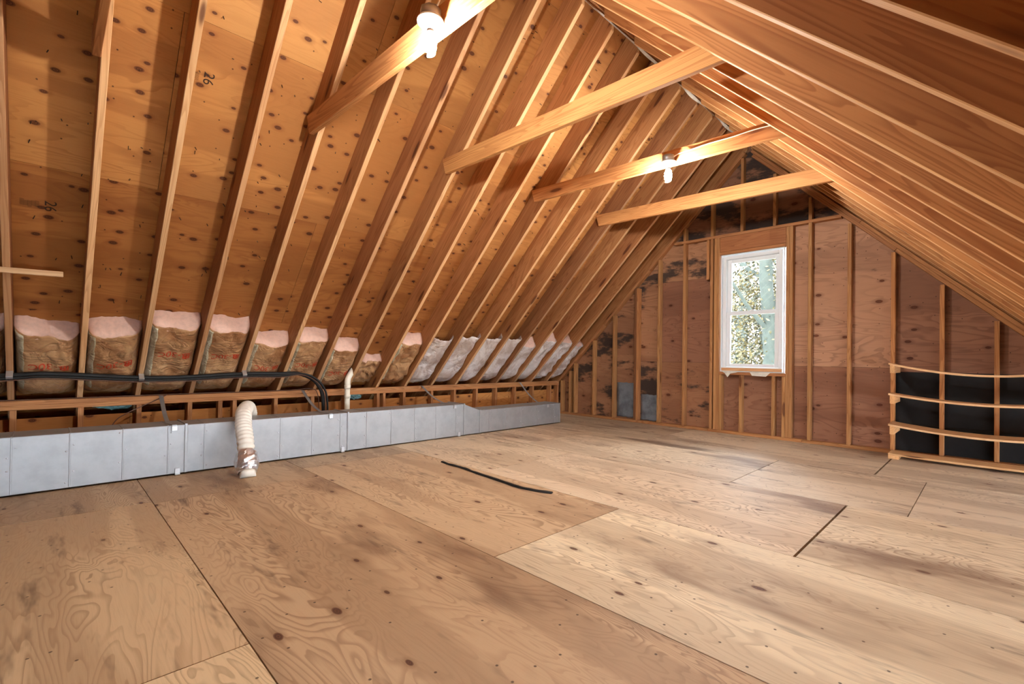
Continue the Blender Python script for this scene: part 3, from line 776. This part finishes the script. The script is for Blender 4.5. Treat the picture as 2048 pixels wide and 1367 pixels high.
def clipobj(y, z0, z1, w_=.035):
    bm = bmesh.new(); add_box(bm, (DX1+.002, y-w_/2, z0), (DX1+.010, y+w_/2, z1), .002); add_box(bm, (DX1+.002, y-w_/2-.004, z0), (DX1+.022, y+w_/2, z0+.008), .002)
    link('clip', bm_mesh(bm, 'clip'), 'clip', duct)
for y in (-5.845, -4.45, -2.95): clipobj(y, .003, .055)
def strap(ya, yb, h):
    bm = bmesh.new(); w_ = .016
    pts = [(XK-.03, ya, ZK+.078), (XK+.012, ya, ZK+.074)]
    a, b = Vector((XK+.012, ya, ZK+.074)), Vector((DX1-.16, yb-.02, h+.004))
    for i in range(1, 9):
        t = i/8; q = a.lerp(b, t); q.z -= .035*math.sin(math.pi*t); pts.append(q)
    pts += [(DX1-.01, yb, h+.006), (DX1+.0065, yb, h+.004), (DX1+.0075, yb, h-.035)]
    prev = None
    for p in pts:
        p = Vector(p); x1, x2 = bm.verts.new(p+Vector((0, -w_, 0))), bm.verts.new(p+Vector((0, w_, 0)))
        if prev: bm.faces.new((prev[0], prev[1], x2, x1))
        prev = (x1, x2)
    o = link('hanger_strap', bm_mesh(bm, 'hanger_strap'), 'galv', duct); md = o.modifiers.new('t', 'SOLIDIFY'); md.thickness = .002; md.offset = 1
    boxobj('strap_clip', (DX1+.008, yb-.02, h-.045), (DX1+.014, yb+.02, h-.004), 'clip', duct, .002)
strap(-5.845, -5.87, .408); strap(-4.54, -4.58, .405); strap(-2.94, -3.02, .402); strap(-1.02, -1.28, .308)

# ================================================================== FLEX HOSE
hose = empty('flexible_hose'); tag(hose, 'white corrugated flexible hose bending over the duct down to the floor', 'hose')
hp = catmull([(.07, -5.18, .28), (.10, -5.20, .41), (.22, -5.25, .485), (.42, -5.325, .488), (.60, -5.385, .462), (.70, -5.41, .375), (.80, -5.42, .27), (.90, -5.435, .13)], 26)
tube('hose', hp, lambda t: .062+.0045*math.sin(t*2*math.pi*30), 'hose', hose, 20)
bm = bmesh.new(); fp = catmull([(.865, -5.43, .185), (.905, -5.436, .12), (.945, -5.442, .07), (.972, -5.445, .035)], 6)
tube_bm(bm, fp, lambda t: .072+.018*math.sin(math.pi*min(1, t*1.15)), 22)
for v in bm.verts: 
    n_ = noise.noise(v.co*38); v.co += Vector((n_, noise.noise(v.co*41+Vector((5, 0, 0))), noise.noise(v.co*37+Vector((0, 7, 0)))))*.007
link('foil_tape', bm_mesh(bm, 'foil_tape'), 'foil', hose)
tube('collar', [(.972, -5.445, .042), (1.0, -5.448, .003)], .058, 'hose', hose, 22)

# ================================================================== LINE SET (black insulated pipes) with clamps
ls_ = empty('refrigerant_line'); tag(ls_, 'black insulated pipe run clamped across the rafters and bending down behind the duct', 'pipe')
off = NL*.024
LP = [(-.17, -9.0, .80), (-.16, -7.9, .812), (-.162, -7.1, .81), (-.147, -6.81, .824), (-.137, -6.62, .834), (-.160, -6.30, .811), (-.182, -6.0, .789), (-.182, -5.69, .789), (-.158, -5.23, .813), (-.160, -4.85, .811)]
LP = [Vector(p)+off for p in LP]
tail = [Vector(p) for p in ((-.125, -4.66, .79), (-.10, -4.52, .725), (-.085, -4.44, .62), (-.08, -4.41, .50), (-.08, -4.40, .30), (-.08, -4.40, .05))]
tube('insulated_pipe', catmull(LP+tail, 9), .0195, 'black', ls_, 12)
tube('insulated_pipe', catmull([p+Vector((.022, 0, -.022)) for p in LP]+[p+Vector((.03, .035, -.0)) for p in tail], 9), .011, 'black', ls_, 10)
tube('cable', catmull([p+Vector((.03, 0, -.038)) for p in LP]+[p+Vector((.045, .01, -.01)) for p in tail], 9), .0045, 'wire', ls_, 6)
for y, dz in ((-6.821, 0), (-6.016, -.002), (-5.196, 0)):
    p = min(LP, key=lambda q: abs(q.y-y)); x, z = p.x, p.z
    bm = bmesh.new()
    add_box(bm, (-.019, -.019, -.035), (.021, .019, -.031), .001); add_box(bm, (.019, -.019, -.035), (.032, .019, .027), .001); add_box(bm, (-.019, -.019, .023), (.021, .019, .027), .001); add_box(bm, (-.05, -.019, .022), (-.017, .019, .026), .001)
    link('clamp', bm_mesh(bm, 'clamp'), 'clip', ls_, Matrix.Translation((x+.004, y, z-.004)) @ Matrix.Rotation(-.75, 4, 'Y'))

# ================================================================== VENT PIPE
vp = empty('vent_pipe'); tag(vp, 'cream plastic vent pipe with offset elbows rising from behind the duct', 'pipe')
PX = -.20
tube('pipe', [(PX, -4.07, .003), (PX, -4.07, .66)], .030, 'pvc', vp, 20)
tube('elbow', catmull([(PX, -4.07, .63), (PX, -4.07, .69), (PX-.012, -4.05, .74), (PX-.03, -4.01, .79), (PX-.05, -3.965, .84)], 5), .034, 'pvc', vp, 20)
tube('elbow', catmull([(PX-.03, -4.01, .79), (PX-.05, -3.965, .85), (PX-.055, -3.935, .90), (PX-.055, -3.925, .95)], 5), .0335, 'pvc', vp, 20)
tube('pipe', [(PX-.055, -3.925, .93), (PX-.055, -3.925, 1.078)], .030, 'pvc', vp, 20)
for p0, p1 in (((PX, -4.07, .60), (PX, -4.07, .645)), ((PX-.055, -3.925, .93), (PX-.055, -3.925, .97)), ((PX, -4.07, .49), (PX, -4.07, .53))):
    tube('coupling', [p0, p1], .0365, 'pvc', vp, 20)

# ================================================================== LOOSE CABLES ON THE PLATE
def cable(pts, r, mat, label):
    o = tube('cable', catmull(pts, 8), r, mat, None, 6); return tag(o, label, 'cable', 'cables on the knee wall plate')
zp = ZK+.082
cable([(XK-.03, -7.4, zp), (XK-.02, -6.6, zp), (XK-.03, -5.9, zp+.002), (XK-.01, -5.55, zp+.004), (XK-.04, -5.2, zp), (XK-.02, -4.7, zp), (XK+.01, -4.45, zp+.012), (XK+.03, -4.38, zp-.05), (XK+.03, -4.36, .35)], .0042, 'wire', 'thin brown cable lying along the knee wall top plate')
cable([(XK+.006, -5.80, zp+.003), (XK+.020, -5.86, zp-.03), (XK+.05, -6.0, .50), (XK+.08, -6.10, .45), (XK+.1, -6.18, .39), (XK+.12, -6.25, .25)], .004, 'wire', 'thin brown cable drooping from the plate behind the left duct section')

# plastic wrap scraps seen behind the knee wall
def scrap(c0, sx, sy, sz, label, seed):
    bm = bmesh.new(); bmesh.ops.create_icosphere(bm, subdivisions=3, radius=1)
    for v in bm.verts:
        n_ = 1+.45*noise.noise(v.co*2.3+Vector((seed, 0, 0)))+.25*noise.noise(v.co*6+Vector((0, seed, 0)))
        v.co = Vector((v.co.x*sx, v.co.y*sy, v.co.z*sz))*n_
    tag(link('plastic_wrap', bm_mesh(bm, 'plastic_wrap'), 'tealfilm', None, Matrix.Translation(c0)), label, 'plastic wrap', 'plastic wrap behind the knee wall')
scrap((-.62, -6.15, .50), .06, .15, .035, 'crumpled pale teal plastic wrap in the leftmost gaps of the knee wall', 2)
scrap((-.60, -3.80, .47), .06, .09, .04, 'green plastic wrap scrap beside the cream vent pipe', 6)

# ================================================================== WOOD STICK, FLOOR STRIP
tag(board('wood_strip', (.60, -7.42, 1.525), (.602, -6.545, 1.545), .02, .038, 'pale', None, (0, 0, 1), .004), 'narrow pale wood strip sticking in from the left edge across a rafter', 'wood strip')
fp = catmull([(1.575, -3.950, .004), (1.70, -3.965, .004), (1.90, -3.960, .005), (2.1, -3.985, .004), (2.32, -4.0, .004), (2.52, -4.02, .006), (2.70, -4.028, .004), (2.85, -4.0, .004), (2.965, -3.955, .004)], 6)
bm = bmesh.new(); prev = None
for i, p in enumerate(fp):
    t = (fp[min(i+1, len(fp)-1)]-fp[max(i-1, 0)]).normalized(); sd_ = Vector((-t.y, t.x, 0))*(.016+.006*noise.noise(p*7))
    dz = Vector((0, 0, .008+.004*noise.noise(p*11)))
    q = [bm.verts.new(p-sd_-Vector((0, 0, .003))), bm.verts.new(p+sd_-Vector((0, 0, .003))), bm.verts.new(p+sd_*.6+dz), bm.verts.new(p-sd_*.6+dz)]
    if prev:
        for k in range(4): bm.faces.new((prev[k], prev[(k+1) % 4], q[(k+1) % 4], q[k]))
    else: bm.faces.new(q)
    prev = q
bm.faces.new(prev[::-1]); bmesh.ops.recalc_face_normals(bm, faces=bm.faces)
st = link('floor_strip', bm_mesh(bm, 'floor_strip'), 'black', None); tag(st, 'thin black rubber strip lying along a floor seam', 'strip')

# ================================================================== SHELVES
XS0 = S*11+.039
def shelf(z, sag, label, back, flat=False):
    e = empty('wall_shelf'); tag(e, label, 'shelf', 'shelves on the gable wall')
    X0, X1 = XS0-.012, 6.02
    bm = bmesh.new(); nx = 28; prev = None
    yf, yb2 = -.372, back; th = .019
    for i in range(nx+1):
        t = i/nx; x = X0+(X1-X0)*t; dz = -sag*(math.sin(math.pi*min(1, t*1.02)))**.9
        q = [bm.verts.new((x-X0, yf, z+dz)), bm.verts.new((x-X0, yb2, z+dz)), bm.verts.new((x-X0, yb2, z+dz+th)), bm.verts.new((x-X0, yf, z+dz+th))]
        if prev:
            for k in range(4): bm.faces.new((prev[k], prev[(k+1) % 4], q[(k+1) % 4], q[k]))
        else: bm.faces.new(q)
        prev = q
    bm.faces.new(prev[::-1]); bmesh.ops.recalc_face_normals(bm, faces=bm.faces)
    link('shelf_board', bm_mesh(bm, 'shelf_board'), 'pale', e, Matrix.Translation((X0, 0, 0)), (1.04, .97, .90) if not flat else (1.1, 1.02, .88))
    if flat:
        for x in (XS0-.012, S*14+.04):
            board('bearer', (x+.045, -.37, z-.0195), (x+.045, -.003, z-.0195), .089, .038, 'pale', e, color=(1.1, 1.0, .85))
    else:
        for x in (XS0-.0005, S*14+.039):
            board('bracket', (x+.0195, -.366, z-.045), (x+.0195, .086, z-.045), .038, .089, 'pale', e, color=(1.05, .9, .72))
shelf(.985, .105, 'sagging top board of the four wall shelves', -.16)
shelf(.665, .065, 'second shelf from the top, slightly sagging board', -.13)
shelf(.345, .060, 'third shelf from the top with a wide stained board', -.02)
shelf(.039, .012, 'lowest pale shelf board resting on a block on the floor', -.10, True)

# ================================================================== OUTSIDE
gr = boxobj('ground', (-40, 1.0, -4.2), (45, 60, -4.0), 'ground', None, 0); gr['kind'] = 'structure'
def tree(x, y, h, r0, lean, nleaf, cr, cz, label, leafs=.05):
    t = empty('tree'); tag(t, label, 'tree', 'trees outside the window')
    top = Vector((x+lean, y, h))
    tp = catmull([(x-lean*.4, y, -4.0), (x-lean*.1, y, -1.0), (x+lean*.2, y+.05, 1.4), (x+lean*.55, y, 3.0), top], 8)
    bm = bmesh.new(); tube_bm(bm, tp, lambda q: r0*(1.25-.7*q), 14)
    for v in bm.verts: v.co += Vector((noise.noise(v.co*3), noise.noise(v.co*3+Vector((4, 0, 0))), 0))*r0*.25
    link('trunk', bm_mesh(bm, 'trunk', True), 'bark', t)
    for k in range(6):
        b0 = tp[14+k*3]; a = k*2.3+x; d = Vector((math.cos(a), math.sin(a)*.6, .55))
        tube('branch', catmull([b0, b0+d*.7+Vector((0, 0, .1)), b0+d*1.5+Vector((0, 0, .4)), b0+d*2.2+Vector((0, 0, .3))], 5), lambda q: r0*.32*(1.1-q), 'bark', t, 8)
    rnd = random.Random(int(x*10)+3); vv, ff = [], []
    for i in range(nleaf):
        # clumps
        cpos = Vector((x+rnd.gauss(0, cr), y+rnd.uniform(-.1, 1.6), cz+rnd.uniform(-2.6, 2.0)))
        for j in range(5):
            p = cpos+Vector((rnd.gauss(0, .1), rnd.gauss(0, .1), rnd.gauss(0, .08)))
            u = Vector((rnd.uniform(-1, 1), rnd.uniform(-1, 1), rnd.uniform(-1, .4))).normalized(); q = u.orthogonal().normalized()
            L, W_ = leafs*rnd.uniform(.7, 1.4), leafs*.35
            b = len(vv); vv += [p, p+u*L*.5+q*W_, p+u*L, p+u*L*.5-q*W_]; ff.append((b, b+1, b+2, b+3))
    me = bpy.data.meshes.new('foliage'); me.from_pydata(vv, [], ff)
    fo = link('foliage', me, 'leaf', t); fo['kind'] = 'stuff'
tree(1.98, 4.2, 6.5, .17, -.25, 4300, 1.0, 1.6, 'pale barked leafy tree just outside the window', .075)
tree(-.3, 8.5, 7.0, .2, .3, 2800, 1.8, 1.6, 'leafy tree standing farther behind the pale trunk', .10)
tree(2.9, 11.5, 7.0, .2, .2, 1500, 2.0, 1.6, 'distant leafy tree seen on the right side of the window', .11)
